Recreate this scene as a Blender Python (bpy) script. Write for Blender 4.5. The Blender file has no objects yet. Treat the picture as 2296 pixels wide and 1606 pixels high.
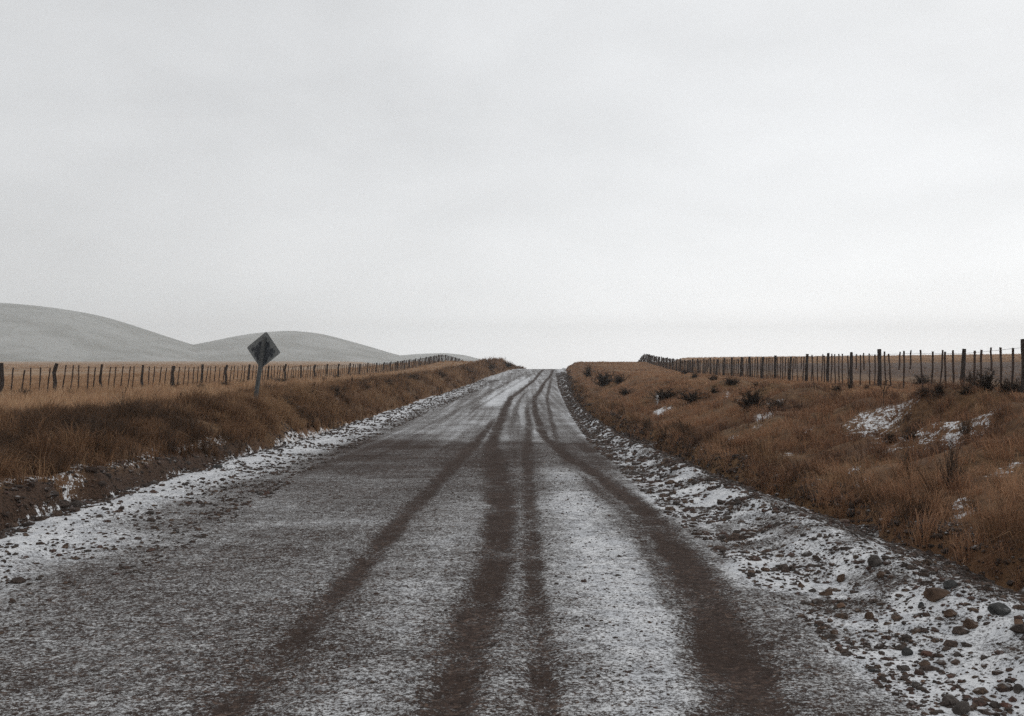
import bpy, math, random
import numpy as np
from mathutils import Vector, Matrix

# ------------------------------------------------------------------ camera, sky, sun, exposure
SC = bpy.context.scene
COL = SC.collection
F = 2232.0 / 2296.0                     # focal length in picture widths
EYE = 1.5
cam_d = bpy.data.cameras.new('camera')
cam = bpy.data.objects.new('camera', cam_d)
COL.objects.link(cam)
cam_d.lens = 35.0
cam_d.sensor_width = 36.0
cam_d.clip_start = 0.1
cam_d.clip_end = 9000
cam.location = (0, 0, EYE)
cam.rotation_euler = (math.radians(90.231), 0, 0)
SC.camera = cam

SUN_EL, SUN_AZ = 34.0, 38.0             # behind thin cloud, ahead and to the right
w = bpy.data.worlds.new('World')
SC.world = w
w.use_nodes = True
nt = w.node_tree
nt.nodes.clear()


def N(t, kind, **kw):
    n = t.nodes.new(kind)
    for k, v in kw.items():
        setattr(n, k, v)
    return n


def L(t, a, b):
    t.links.new(a, b)


def mth(t, op, a, b=None, clamp=False):
    n = N(t, 'ShaderNodeMath', operation=op)
    n.use_clamp = clamp
    for i, v in enumerate((a, b)):
        if v is None:
            continue
        if isinstance(v, (int, float)):
            n.inputs[i].default_value = v
        else:
            L(t, v, n.inputs[i])
    return n.outputs[0]


def rng(t, v, a, b, c=0.0, d=1.0, smooth=True):
    n = N(t, 'ShaderNodeMapRange')
    n.interpolation_type = 'SMOOTHSTEP' if smooth else 'LINEAR'
    L(t, v, n.inputs[0])
    for i, x in enumerate((a, b, c, d)):
        n.inputs[i + 1].default_value = x
    return n.outputs[0]


def mixc(t, f, a, b, blend='MIX'):
    n = N(t, 'ShaderNodeMix', data_type='RGBA', blend_type=blend)
    if isinstance(f, (int, float)):
        n.inputs[0].default_value = f
    else:
        L(t, f, n.inputs[0])
    for i, v in ((6, a), (7, b)):
        if isinstance(v, (tuple, list)):
            n.inputs[i].default_value = (v[0], v[1], v[2], 1)
        else:
            L(t, v, n.inputs[i])
    return n.outputs[2]


def noise(t, vec, scale, detail=3.0, rough=0.5, dist=0.0):
    n = N(t, 'ShaderNodeTexNoise')
    n.inputs['Scale'].default_value = scale
    n.inputs['Detail'].default_value = detail
    n.inputs['Roughness'].default_value = rough
    n.inputs['Distortion'].default_value = dist
    if vec is not None:
        L(t, vec, n.inputs['Vector'])
    return n.outputs['Fac']


tc = N(nt, 'ShaderNodeTexCoord')
sep = N(nt, 'ShaderNodeSeparateXYZ')
L(nt, tc.outputs['Generated'], sep.inputs[0])
el = sep.outputs[2]
mp = N(nt, 'ShaderNodeMapping')
mp.inputs['Scale'].default_value = (1, 1, 2.3)
mp.inputs['Location'].default_value = (0.35, 0.1, 0.2)
L(nt, tc.outputs['Generated'], mp.inputs['Vector'])
cl = noise(nt, mp.outputs[0], 2.6, 4, 0.5, 0.3)
cl2 = noise(nt, mp.outputs[0], 7.0, 3, 0.5)
right = rng(nt, sep.outputs[0], -0.55, 0.35)                     # brighter towards the veiled sun
low = rng(nt, el, 0.30, 0.0)
b = mth(nt, 'MULTIPLY', right, mth(nt, 'ADD', mth(nt, 'MULTIPLY', low, 2.7), 1.6))
b = mth(nt, 'ADD', b, 7.25)
b = mth(nt, 'ADD', b, mth(nt, 'MULTIPLY', mth(nt, 'ADD', mth(nt, 'MULTIPLY', rng(nt, el, 0.16, 0.0), 3.0), mth(nt, 'MULTIPLY', rng(nt, el, 0.075, 0.0), 4.4)), mth(nt, 'ADD', mth(nt, 'MULTIPLY', right, 0.75), 0.3)))
b = mth(nt, 'ADD', b, mth(nt, 'MULTIPLY', mth(nt, 'SUBTRACT', cl, 0.5), 3.4))
b = mth(nt, 'ADD', b, mth(nt, 'MULTIPLY', mth(nt, 'SUBTRACT', cl2, 0.5), 1.3))
zen = rng(nt, el, 0.34, 0.9)  # unseen upper sky, dimmed to hold down the light on the ground
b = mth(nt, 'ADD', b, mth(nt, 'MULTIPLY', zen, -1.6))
comb = N(nt, 'ShaderNodeCombineColor')
for i, k in enumerate((0.985, 1.0, 1.012)):
    L(nt, mth(nt, 'MULTIPLY', b, k), comb.inputs[i])
sky = N(nt, 'ShaderNodeTexSky', sky_type='NISHITA')
sky.sun_disc = False
sky.sun_elevation = math.radians(SUN_EL)
sky.sun_rotation = math.radians(SUN_AZ)
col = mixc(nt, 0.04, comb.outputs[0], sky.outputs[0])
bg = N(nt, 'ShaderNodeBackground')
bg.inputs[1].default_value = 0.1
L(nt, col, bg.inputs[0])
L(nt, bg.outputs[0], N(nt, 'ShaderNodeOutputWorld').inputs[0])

sun_d = bpy.data.lights.new('sun', 'SUN')
sun_d.energy = 0.5
sun_d.angle = math.radians(25)
sun_d.color = (1.0, 0.98, 0.95)
sun = bpy.data.objects.new('sun', sun_d)
COL.objects.link(sun)
az, e_ = math.radians(SUN_AZ), math.radians(SUN_EL)
sun.rotation_euler = Vector((-math.sin(az) * math.cos(e_), -math.cos(az) * math.cos(e_), -math.sin(e_))).to_track_quat('-Z', 'Y').to_euler()

vs = SC.view_settings
vs.view_transform = 'Standard'
vs.look = 'None'
vs.exposure = 0.0
vs.gamma = 1.0
SC.render.engine = 'CYCLES'
cy = SC.cycles
cy.max_bounces = 4
cy.diffuse_bounces = 2
cy.glossy_bounces = 1
cy.transmission_bounces = 2
cy.volume_bounces = 1
cy.transparent_max_bounces = 4
cy.use_denoising = False

# ------------------------------------------------------------------ numpy noise and land shape
R = np.random.default_rng(11)
random.seed(5)


def _h(ix, iy, s):
    n = (ix.astype(np.int64) * 374761393 + iy.astype(np.int64) * 668265263 + s * 974634777) & 0xFFFFFFFF
    n = ((n ^ (n >> 13)) * 1274126177) & 0xFFFFFFFF
    n = n ^ (n >> 16)
    return (n & 0xFFFFFF) / float(0xFFFFFF)


def vn(x, y, s=0):
    ix, iy = np.floor(x), np.floor(y)
    fx, fy = x - ix, y - iy
    fx, fy = fx * fx * (3 - 2 * fx), fy * fy * (3 - 2 * fy)
    a, b_, c, d = _h(ix, iy, s), _h(ix + 1, iy, s), _h(ix, iy + 1, s), _h(ix + 1, iy + 1, s)
    return (a * (1 - fx) + b_ * fx) * (1 - fy) + (c * (1 - fx) + d * fx) * fy


def fbm(x, y, o=4, s=0, g=0.5):
    x, y = np.broadcast_arrays(np.asarray(x, float), np.asarray(y, float))
    t, a, m = np.zeros(x.shape), 1.0, 0.0
    for i in range(o):
        t = t + a * vn(x, y, s + 17 * i)
        m += a
        a *= g
        x, y = x * 2.03 + 5.3, y * 2.03 + 1.7
    return t / m - 0.5


def ss(t):
    t = np.clip(t, 0, 1)
    return t * t * (3 - 2 * t)


def table(pts, sig):
    xs = np.arange(-120, 4400, 1.0)
    px, py = zip(*pts)
    v = np.interp(xs, px, py)
    k = np.arange(-4 * sig, 4 * sig + 1)
    g = np.exp(-0.5 * (k / sig) ** 2)
    g /= g.sum()
    p = np.pad(v, len(k) // 2, mode='edge')
    v = np.convolve(p, g, 'valid')
    return lambda Y: np.interp(Y, xs, v)


# depth below the eye along the road, the left land, the right land
roadD = table([(-120, 1.3), (-15, 1.3), (0, 1.5), (10, 1.79), (20, 2.08), (30, 2.40), (40, 2.6), (50, 2.72), (65, 2.74), (85, 2.62), (105, 2.4),
               (125, 2.1), (150, 1.68), (175, 1.24), (190, 1.36), (205, 1.8), (220, 2.6), (300, 8), (500, 20), (1500, 30), (4400, 38)], 3)
ridgeL = table([(-120, 1.2), (0, 1.28), (10, 1.31), (24, 1.33), (40, 1.38), (80, 1.48), (113, 1.3), (138, 0.68), (156, 0.02), (164, 0.1), (172, 0.35), (185, 0.95), (200, 1.45),
                (230, 4), (300, 9), (500, 20), (1500, 30), (4400, 38)], 2)
plainL = table([(-120, 1.2), (40, 1.38), (160, 1.45), (400, 0.9), (900, -0.5), (960, -0.45), (1100, 2), (1500, 6), (4400, 10)], 6)
ridgeR = table([(-120, 0.75), (0, 0.84), (10, 0.92), (26, 0.95), (30, 0.97), (55, 1.06), (108, 1.18), (130, 0.85), (150, 0.45), (164, 0.05), (170, 0.0), (178, 0.4), (190, 1.5),
                (220, 5), (300, 9), (500, 20), (1500, 30), (4400, 38)], 2)
plainR = table([(-120, 0.7), (30, 0.85), (60, 0.8), (100, 0.65), (160, 0.1), (230, -0.6), (300, -1.0), (340, -0.9), (420, 1.0), (600, 8), (1500, 25), (4400, 38)], 6)
edgeL = table([(-120, -5), (4, -5.05), (10, -5.25), (15, -5.7), (21, -6.15), (27, -6.3), (39, -6.75), (54, -6.7), (72, -6.1), (98, -4.8), (133, -2.86), (163, -0.6), (175, 0.6),
               (200, 3.2), (230, 7), (300, 17), (4400, 700)], 3)
edgeR = table([(-120, 4), (10, 4.05), (20, 3.8), (31, 3.78), (42, 4.04), (59, 4.3), (86, 5.26), (124, 7.06), (172, 9.5), (200, 12.6), (230, 16.5), (300, 27), (4400, 720)], 3)
innR = table([(-120, 1.95), (13, 1.97), (18, 2.1), (30, 2.43), (56, 3.3), (96, 4.6), (143, 6.4), (175, 8.2), (300, 25), (4400, 718)], 3)


def fenceL(Y):
    return -23.3 + 0.077 * np.asarray(Y, float)


def fenceR(Y):
    return 11.95 + 0.0627 * np.asarray(Y, float)


# hollows and scarps in the right bank: X, Y, half width, half depth, drop
SCARPS = [(6.3, 41, 1.8, 2.0, 0.55), (7.9, 29.5, 0.8, 1.2, 0.5), (6.6, 17.0, 0.9, 1.2, 0.24), (7.6, 15.5, 0.8, 1.0, 0.26), (5.6, 10.6, 0.5, 0.7, 0.3),
          (7.0, 22.5, 0.6, 0.9, 0.15), (5.5, 26.0, 0.5, 1.0, 0.14)]


def groundD(X, Y):
    X, Y = np.broadcast_arrays(np.asarray(X, float), np.asarray(Y, float))
    rd = roadD(Y)
    fl = np.where(Y < 200, fenceL(Y), -7.9 - 0.09 * (Y - 200))
    fr = np.where(Y < 200, fenceR(Y), 24.5 + 0.125 * (Y - 200))
    k = np.clip(Y / 200.0, 0.3, 3)
    wl = ss((fl - 2 - X) / (22 * k))
    dl = ridgeL(Y) * (1 - wl) + plainL(Y) * wl
    wr = ss((X - fr - 1) / np.where(Y < 150, 20 * k, 15))
    dr = ridgeR(Y) * (1 - wr) + (plainR(Y) - 0.0125 * np.clip(X - 45, -20, 400) * ss((Y - 60) / 200)) * wr
    # humps and tussocks
    near = 1 / (1 + (np.maximum(Y, 0) / 90.0) ** 2)
    hump = fbm(X / 2.6, Y / 3.4, 4, 3)
    dl = dl - 0.16 * hump * (0.25 + near)
    calm = 1 - 0.8 * ss((X - edgeR(Y) - 5.2) / 2.5)
    dr = dr - (0.80 * hump + 0.42 * fbm(X / 1.4, Y / 1.8, 3, 6)) * (0.2 + near) * calm
    far = ss((Y - 120) / 500)
    dl = dl - fbm(X / 60, Y / 60, 3, 8) * 1.0 * far
    dr = dr - fbm(X / 60, Y / 60, 3, 9) * 1.0 * far
    dl = dl - 0.30 * np.exp(-((X + 2.4) / 1.5) ** 2 - ((Y - 164) / 7) ** 2)
    tus = fbm(X / 0.8, Y / 0.95, 3, 5)
    dl = dl - 0.10 * tus * near
    dr = dr - 0.34 * tus * near * (0.3 + 0.7 * calm)
    # cut down to the road
    eN = 0.5 * fbm(Y / 1.3, Y * 0 + 3.1, 4, 21) + 0.25 * fbm(Y / 6.0, Y * 0 + 9, 2, 23)
    eN = eN + 0.9 * fbm(Y / 9.0, Y * 0 + 4.4, 3, 27) * ss((Y - 15) / 40)
    wall = np.interp(Y, [0, 11, 16, 22, 30, 42, 60], [0.90, 0.84, 0.54, 0.32, 0.26, 0.15, 0.06])
    eb = edgeL(Y) + eN + 0.18 - X
    tl = wall * ss(eb / (0.42 + 0.2 * fbm(X / 0.35, Y / 0.35, 3, 31))) + (1 - wall) * ss(eb / np.interp(Y, [0, 30, 60, 140, 170], [1.6, 1.4, 2.3, 2.3, 1.4]))
    wR = np.interp(Y, [0, 12, 40, 120, 175], [4.6, 4.8, 5.2, 4.0, 2.6])
    er = X - (edgeR(Y) + 1.4 * eN)
    tr = 0.72 * ss((er + 0.7) / wR) + 0.28 * ss((er + 0.05) / 0.3)
    base = rd + 0.22
    d = base + (dl - base) * tl + (dr - base) * tr
    # crumbling bare face of the left bank
    fe = np.clip(eb / 0.55, 0, 1)
    face = 4 * fe * (1 - fe) * wall
    d = d - face * (0.30 * fbm(X / 0.22, Y / 0.45, 4, 41) + 0.14 * fbm(X / 0.6, Y / 1.1, 2, 43))
    for (sx, sy, ax, ay, dep) in SCARPS:
        q = ((X - sx) / ax) ** 2 + ((Y - sy) / ay) ** 2
        m = np.exp(-q * q * 1.2) * tr
        d = d + dep * m
    return d


def roadS(X, Y):
    """depth of the road sheet with its gravel windrow, ruts and roughness"""
    X, Y = np.broadcast_arrays(np.asarray(X, float), np.asarray(Y, float))
    d = roadD(Y).copy()
    ri, re, le = innR(Y), edgeR(Y), edgeL(Y)
    s = (X - ri) / np.maximum(re - ri, 0.5)
    wob = 0.5 * fbm(Y / 4.0, Y * 0 + 2, 3, 51)
    ridge = np.exp(-((s - 0.52 - 0.3 * wob) / 0.20) ** 2)
    d = d - ridge * (0.20 + 0.26 * fbm(Y / 2.5, X * 0.5, 3, 53))
    d = d + 0.10 * np.exp(-((s - 0.98) / 0.13) ** 2)
    rough = 0.25 + 0.75 * ss(s * 4) + 0.5 * ss((le + 1.6 - X) / 0.8)
    d = d - rough * 0.15 * fbm(X / 0.5, Y / 0.5, 4, 55) - 0.03 * rough * fbm(X / 0.09, Y / 0.09, 2, 59)
    d = d - 0.05 * fbm(X / 2.2, Y / 3.5, 3, 57)
    # low swell of snow and gravel under the left bank
    d = d - 0.07 * np.exp(-((X - le - 0.5) / 0.45) ** 2)
    return d + 0.022 * trackM(X, Y)


# wheel tracks as (Y, X) with half widths, metres
TR = [
    ([(3, -1.36), (4.6, -1.34), (7.9, -1.27), (11.8, -1.29), (18.3, -1.21), (27, -1.07), (34, -1.0), (43, -0.9), (48, -0.75), (54, -0.6)], [(3, .10), (12, .11), (30, .15), (44, .13), (54, .0)], .85),
    ([(3, -0.42), (4.6, -0.34), (6.4, -0.25), (9, -0.15), (13.2, -0.14), (19.3, -0.31), (24.5, -0.46), (29.2, -0.6), (43, -0.56), (61, -0.39), (76, -0.04), (92.6, 0.94), (121.5, 2.76), (151, 4.2), (172, 5.4), (210, 8.5)], [(3, .11), (9, .15), (20, .23), (30, .19), (45, .21), (80, .2), (110, .18), (172, .22)], .92),
    ([(3, 0.08), (4.6, 0.13), (6.4, 0.17), (10.4, 0.21), (16.5, 0.26), (21, 0.3), (26.7, 0.41), (35, 0.6), (43, 0.76), (55, 0.85), (75, 1.2)], [(3, .06), (10, .08), (20, .11), (40, .13), (60, .12), (75, .0)], .75),
    ([(3, 0.98), (4.6, 1.14), (6.4, 1.32), (8.7, 1.5), (11, 1.62), (13.2, 1.66), (16.9, 1.53), (22, 1.32), (27.6, 1.2), (33, 1.08), (42, 1.16), (55, 1.27), (76, 1.73), (88, 2.43), (111.6, 3.62), (133, 5.08), (169, 6.94), (210, 11)], [(3, .22), (6, .22), (9, .19), (13, .15), (20, .15), (30, .15), (45, .16), (60, .15), (76, .2), (110, .17), (170, .22)], .95),
    ([(16, 1.95), (22, 1.6), (30, 1.36), (39, 1.62), (53, 2.02), (72.7, 2.53), (108.7, 4.15), (151, 6.23)], [(16, 0), (24, .06), (40, .09), (70, .11), (108, .14), (150, .12)], .65),
    ([(30, -0.2), (35, -0.12), (48, 0.07), (65, 0.35), (82, 0.99), (100, 2.28)], [(30, .0), (36, .1), (60, .16), (100, .0)], .5),
    ([(5.5, 0.98), (7, 1.10), (9, 1.27), (11, 1.40), (13.5, 1.38), (16.5, 1.25), (20, 1.12)], [(5.5, .0), (7, .06), (11, .1), (16, .08), (20, 0)], .5),
    ([(20, -3.6), (40, -3.5), (60, -3.0), (90, -1.8), (130, 0.6), (165, 3)], [(20, 0), (40, .15), (80, .25), (165, .3)], .35),
    ([(35, -2.5), (60, -2.1), (90, -.7), (130, 1.9), (165, 4.1)], [(35, 0), (60, .12), (90, .2), (165, .2)], .35),
]


def trackM(X, Y, full=False):
    m = np.zeros(np.shape(X))
    for pts, ws, st in TR:
        py, px = zip(*pts)
        wy, wv = zip(*ws)
        c = np.interp(Y, py, px)
        hw = np.interp(Y, wy, wv)
        c = c + 0.10 * fbm(Y / 2.5, Y * 0 + px[0] * 7, 3, 61)
        inside = (Y >= py[0]) & (Y <= py[-1]) & (hw > 0.01)
        soft = 0.55 * hw + 0.015
        tap = ss((py[-1] - Y) / (0.3 * (py[-1] - py[0]))) * (1 if py[0] < 4 else ss((Y - py[0]) / (0.2 * (py[-1] - py[0]))))
        hw = hw * (1 + 0.9 * fbm(X * 0 + px[0] * 3, Y / 0.5, 3, 63))
        v = st * tap * ss((hw + soft - np.abs(X - c)) / (2 * soft)) * inside
        m = np.maximum(m, v)
    return m


def snowM(X, Y):
    """share of the road covered by snow, 0..1"""
    le, ri, re = edgeL(Y), innR(Y), edgeR(Y)
    pts = fbm(X / 1.1, Y / 1.6, 4, 71)
    st = fbm(X / 0.24, Y / 16.0, 3, 73)          # streaks drawn out by traffic
    cr = fbm(X / 1.6, Y / 0.35, 3, 75)           # cross streaks
    v = 0.42 + 0.0 * X
    # left lane, thinner snow
    v = v - 0.01 * ss((-1.2 - X) / 0.8)
    # between the right-hand tracks
    v = v + 0.24 * np.exp(-((X - np.interp(Y, [4, 16, 40], [0.65, 0.9, 0.95])) / 0.42) ** 2) * ss((40 - Y) / 25) * ss((20 - np.abs(Y - 4)) / 6)
    v = v + 0.10 * np.exp(-((X + 0.72) / 0.3) ** 2) * ss((22 - Y) / 8)
    # thin, damp dip of the road
    v = v - 0.19 * ss((Y - 15.5) / 5) * ss((31 - Y + 2 * fbm(X / 1.5, Y / 3, 2, 78)) / 1.8) * ss((X - le - 1.4) / 0.9) * ss((ri + .2 - X) / .5)
    v = v - 0.10 * np.exp(-((Y - 15.0) / 1.5) ** 2) * ss((2.0 - X) / .5) * ss((X + 4) / 2)
    # beyond the dip the snow lies fuller
    v = v + 0.06 * ss((Y - 31) / 6)
    v = v + 0.36 * np.exp(-((X - np.interp(Y, [60, 80, 130, 150], [-1.5, -1.0, 2.0, 3.6])) / 0.75) ** 2) * ss((Y - 58) / 12) * ss((140 - Y) / 20)
    # shoulders
    wl = np.interp(Y, [4, 10, 20, 40, 80], [2.0, 1.9, 2.1, 2.4, 1.9])
    lft = ss((le + wl + 0.6 * pts - X) / (0.8 * wl))
    v = v + 0.42 * lft * np.interp(Y, [5, 9, 60, 90], [0.8, 1, 1, .25])
    rgt = ss((X - ri + 0.35 + 0.4 * pts) / 0.55)
    dirt = ss((X - (ri + 0.42 * (re - ri))) / 0.7)
    v = v + (0.24 - 0.30 * dirt + 0.9 * fbm(X / 0.3, Y / 0.4, 3, 79)) * rgt * np.interp(Y, [0, 14, 30], [1, 1, .75])
    v = v + 0.26 * pts * (1 - 0.5 * lft) + 0.36 * st * (0.4 + 0.6 * ss((Y - 14) / 20)) + 0.18 * cr
    tm = trackM(X, Y)
    mott = fbm(X / 0.18, Y / 0.3, 3, 66)
    tm = tm * np.clip(0.93 + 1.0 * pts + 1.1 * cr + 1.1 * mott, 0.2, 1.02)
    v = v - 0.05 * ss((7.5 - Y) / 3) * ss((-1.2 - X) / 0.6)
    v = v * (1 - tm) + 0.06 * tm
    return np.clip(v, 0.0, 1.0)


def surfD(X, Y):
    return np.minimum(groundD(X, Y), roadS(X, Y))


_YS = np.geomspace(3.2, 420, 5000)


def at(px, py):
    """the point of the land seen at a place of the photograph (2296 wide)"""
    a, b_ = (px - 1148) / 2232.0, (py - 812) / 2232.0
    s = surfD(a * _YS, _YS)
    i = np.argmax(b_ * _YS >= s)
    Y = float(_YS[i])
    return a * Y, Y, EYE - float(s[i])


# ------------------------------------------------------------------ object helpers
def tag(o, label=None, cat=None, group=None, kind=None):
    for k, v in (('label', label), ('category', cat), ('group', group), ('kind', kind)):
        if v:
            o[k] = v
    return o


def link(name, me, mat=None, parent=None):
    o = bpy.data.objects.new(name, me)
    COL.objects.link(o)
    if mat and len(me.materials) == 0:
        me.materials.append(mat)
    if parent:
        o.parent = parent
    return o


def empty(name, loc, rz=0.0):
    o = bpy.data.objects.new(name, None)
    o.empty_display_size = 0.2
    COL.objects.link(o)
    o.location = loc
    o.rotation_euler = (0, 0, rz)
    return o


def npmesh(name, V, faces_idx, counts, smooth=False):
    """fast mesh: V (n,3), flat corner list, corners per face"""
    me = bpy.data.meshes.new(name)
    me.vertices.add(len(V))
    me.vertices.foreach_set('co', np.asarray(V, np.float32).ravel())
    me.loops.add(len(faces_idx))
    me.loops.foreach_set('vertex_index', np.asarray(faces_idx, np.int32))
    counts = np.asarray(counts, np.int32)
    me.polygons.add(len(counts))
    st = np.zeros(len(counts), np.int32)
    st[1:] = np.cumsum(counts)[:-1]
    me.polygons.foreach_set('loop_start', st)
    me.polygons.foreach_set('use_smooth', np.full(len(counts), smooth, bool))
    me.update(calc_edges=True)
    return me


def grid(name, X, Y, Z, smooth=True):
    r, c = X.shape
    i = np.arange(r * c).reshape(r, c)
    q = np.stack([i[:-1, :-1], i[:-1, 1:], i[1:, 1:], i[1:, :-1]], -1).reshape(-1)
    return npmesh(name, np.stack([X, Y, Z], -1).reshape(-1, 3), q, np.full((r - 1) * (c - 1), 4), smooth)


def fattr(me, name, v):
    a = me.attributes.new(name, 'FLOAT', 'POINT')
    a.data.foreach_set('value', np.asarray(v, np.float32).ravel())


def cattr(me, name, v):
    a = me.attributes.new(name, 'FLOAT_COLOR', 'POINT')
    c = np.ones((len(v), 4), np.float32)
    c[:, :3] = v
    a.data.foreach_set('color', c.ravel())


class MB:
    """collects simple shapes of one part"""

    def __init__(s):
        s.v, s.f = [], []

    def tube(s, pts, rad, n=6, flat=1.0, cap=True, rot=0.0):
        k0 = len(s.v)
        pts = [Vector(p) for p in pts]
        for i, p in enumerate(pts):
            d = (pts[min(i + 1, len(pts) - 1)] - pts[max(i - 1, 0)]).normalized()
            a = Vector((0, 1, 0)) if abs(d.y) < 0.8 else Vector((1, 0, 0))
            u = d.cross(a).normalized()
            v = d.cross(u)
            for j in range(n):
                t = 2 * math.pi * j / n + rot
                s.v.append(p + u * (math.cos(t) * rad[i]) + v * (math.sin(t) * rad[i] * flat))
        for i in range(len(pts) - 1):
            for j in range(n):
                a_, b_ = k0 + i * n + j, k0 + i * n + (j + 1) % n
                s.f.append((a_, b_, b_ + n, a_ + n))
        if cap:
            s.f.append(tuple(k0 + j for j in range(n))[::-1])
            s.f.append(tuple(k0 + (len(pts) - 1) * n + j for j in range(n)))
        return s

    def poly(s, pts):
        k0 = len(s.v)
        s.v += [Vector(p) for p in pts]
        s.f.append(tuple(range(k0, k0 + len(pts))))

    def mesh(s, name, mat, smooth=False):
        me = bpy.data.meshes.new(name)
        me.from_pydata([tuple(v) for v in s.v], [], s.f)
        if smooth:
            me.polygons.foreach_set('use_smooth', np.ones(len(me.polygons), bool))
        me.materials.append(mat)
        me.update()
        return me


def mat_new(name):
    m = bpy.data.materials.new(name)
    m.use_nodes = True
    t = m.node_tree
    t.nodes.clear()
    o = N(t, 'ShaderNodeOutputMaterial')
    p = N(t, 'ShaderNodeBsdfPrincipled')
    p.inputs['Roughness'].default_value = 0.9
    p.inputs['Specular IOR Level'].default_value = 0.15
    L(t, p.outputs[0], o.inputs[0])
    return m, t, p


def attr(t, name, vec=False):
    a = N(t, 'ShaderNodeAttribute', attribute_name=name)
    return a.outputs['Color'] if vec else a.outputs['Fac']


def bump(t, p, h, dist, strength=1.0):
    n = N(t, 'ShaderNodeBump')
    n.inputs['Strength'].default_value = strength
    n.inputs['Distance'].default_value = dist
    L(t, h, n.inputs['Height'])
    L(t, n.outputs[0], p.inputs['Normal'])


def objco(t):
    return N(t, 'ShaderNodeTexCoord').outputs['Object']


SNOW = (0.76, 0.763, 0.772)


def voron(t, vec, scale, out='Color'):
    n = N(t, 'ShaderNodeTexVoronoi')
    n.inputs['Scale'].default_value = scale
    n.inputs['Randomness'].default_value = 1.0
    L(t, vec, n.inputs['Vector'])
    return n.outputs[out]


def mat_road():
    m, t, p = mat_new('gravel_road_with_snow')
    co = objco(t)
    vc = voron(t, co, 34, 'Color')
    sepv = N(t, 'ShaderNodeSeparateColor')
    L(t, vc, sepv.inputs[0])
    cr = N(t, 'ShaderNodeValToRGB')
    e = cr.color_ramp.elements
    e[0].position, e[0].color = 0.0, (0.022, 0.016, 0.014, 1)
    e[1].position, e[1].color = 1.0, (0.17, 0.118, 0.092, 1)
    x = e.new(0.45)
    x.color = (0.056, 0.040, 0.034, 1)
    x = e.new(0.75)
    x.color = (0.086, 0.058, 0.048, 1)
    L(t, sepv.outputs[0], cr.inputs[0])
    soil = mixc(t, rng(t, noise(t, co, 60, 3, 0.6), 0.35, 0.65), cr.outputs[0], (0.055, 0.041, 0.035))
    big = noise(t, co, 0.9, 4, 0.55)
    soil = mixc(t, rng(t, big, 0.4, 0.62, 0, .6), soil, (0.044, 0.030, 0.024))
    n1 = noise(t, co, 46, 4, 0.62)
    n2 = noise(t, co, 9, 4, 0.6)
    n4 = noise(t, co, 21, 3, 0.6)
    nn = mth(t, 'ADD', mth(t, 'MULTIPLY', n1, 0.58), mth(t, 'ADD', mth(t, 'MULTIPLY', n2, 0.20), mth(t, 'MULTIPLY', n4, 0.22)))
    n3 = noise(t, co, 130, 2, 0.6)
    h = mth(t, 'ADD', mth(t, 'MULTIPLY', mth(t, 'SUBTRACT', nn, 0.5), 3.4), mth(t, 'MULTIPLY', mth(t, 'SUBTRACT', n3, 0.5), 1.3))
    sn = mth(t, 'ADD', attr(t, 'snow'), h)
    cov = mth(t, 'MULTIPLY', rng(t, sn, 0.26, 0.76), rng(t, attr(t, 'snow'), 0.02, 0.30, 0.12, 1.0))
    snowc = mixc(t, rng(t, noise(t, co, 5, 4), 0.35, 0.65), SNOW, (0.60, 0.61, 0.63))
    snowc = mixc(t, rng(t, attr(t, 'snow'), 0.40, 0.68, 0.60, 0.0), snowc, (0.44, 0.435, 0.425))
    c = mixc(t, cov, soil, snowc)
    L(t, c, p.inputs['Base Color'])
    hh = mth(t, 'ADD', mth(t, 'MULTIPLY', voron(t, co, 34, 'Distance'), -0.5), mth(t, 'ADD', mth(t, 'MULTIPLY', n1, 0.8), mth(t, 'MULTIPLY', cov, 0.25)))
    bump(t, p, hh, 0.02, 0.9)
    p.inputs['Roughness'].default_value = 0.97
    p.inputs['Specular IOR Level'].default_value = 0.04
    return m


def mat_ground():
    m, t, p = mat_new('dry_grassland_soil')
    co = objco(t)
    n1 = noise(t, co, 7, 5, 0.62)
    n2 = noise(t, co, 0.35, 4, 0.6)
    n3 = noise(t, co, 40, 4, 0.6)
    thatch = mixc(t, rng(t, n1, 0.35, 0.65), (0.085, 0.050, 0.026), (0.20, 0.115, 0.058))
    thatch = mixc(t, rng(t, n2, 0.4, 0.62, 0, .6), thatch, (0.13, 0.065, 0.036))
    # pale straw of the open fields
    st = mixc(t, rng(t, noise(t, co, 0.12, 6, 0.65), 0.38, 0.62), (0.26, 0.17, 0.105), (0.38, 0.26, 0.165))
    st = mixc(t, rng(t, noise(t, co, 1.1, 5, 0.7), 0.50, 0.66, 0, .55), st, (0.15, 0.09, 0.055))
    c = mixc(t, attr(t, 'straw'), thatch, st)
    c = mixc(t, attr(t, 'heath'), c, mixc(t, rng(t, n1, .35, .65), (0.075, 0.052, 0.042), (0.12, 0.082, 0.064)))
    soil = mixc(t, rng(t, n3, 0.35, 0.65), (0.034, 0.021, 0.014), (0.095, 0.057, 0.039))
    c = mixc(t, attr(t, 'bare'), c, soil)
    sn = mth(t, 'ADD', attr(t, 'snow'), mth(t, 'MULTIPLY', mth(t, 'SUBTRACT', mth(t, 'ADD', mth(t, 'MULTIPLY', noise(t, co, 9, 5, 0.7), .65), mth(t, 'MULTIPLY', n3, .35)), 0.5), 4.4))
    cov = mth(t, 'MULTIPLY', rng(t, sn, 0.52, 0.72), rng(t, attr(t, 'snow'), 0.06, 0.3))
    c = mixc(t, cov, c, SNOW)
    L(t, c, p.inputs['Base Color'])
    bump(t, p, mth(t, 'ADD', n1, mth(t, 'MULTIPLY', n3, 0.5)), 0.05, 0.9)
    return m


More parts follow.
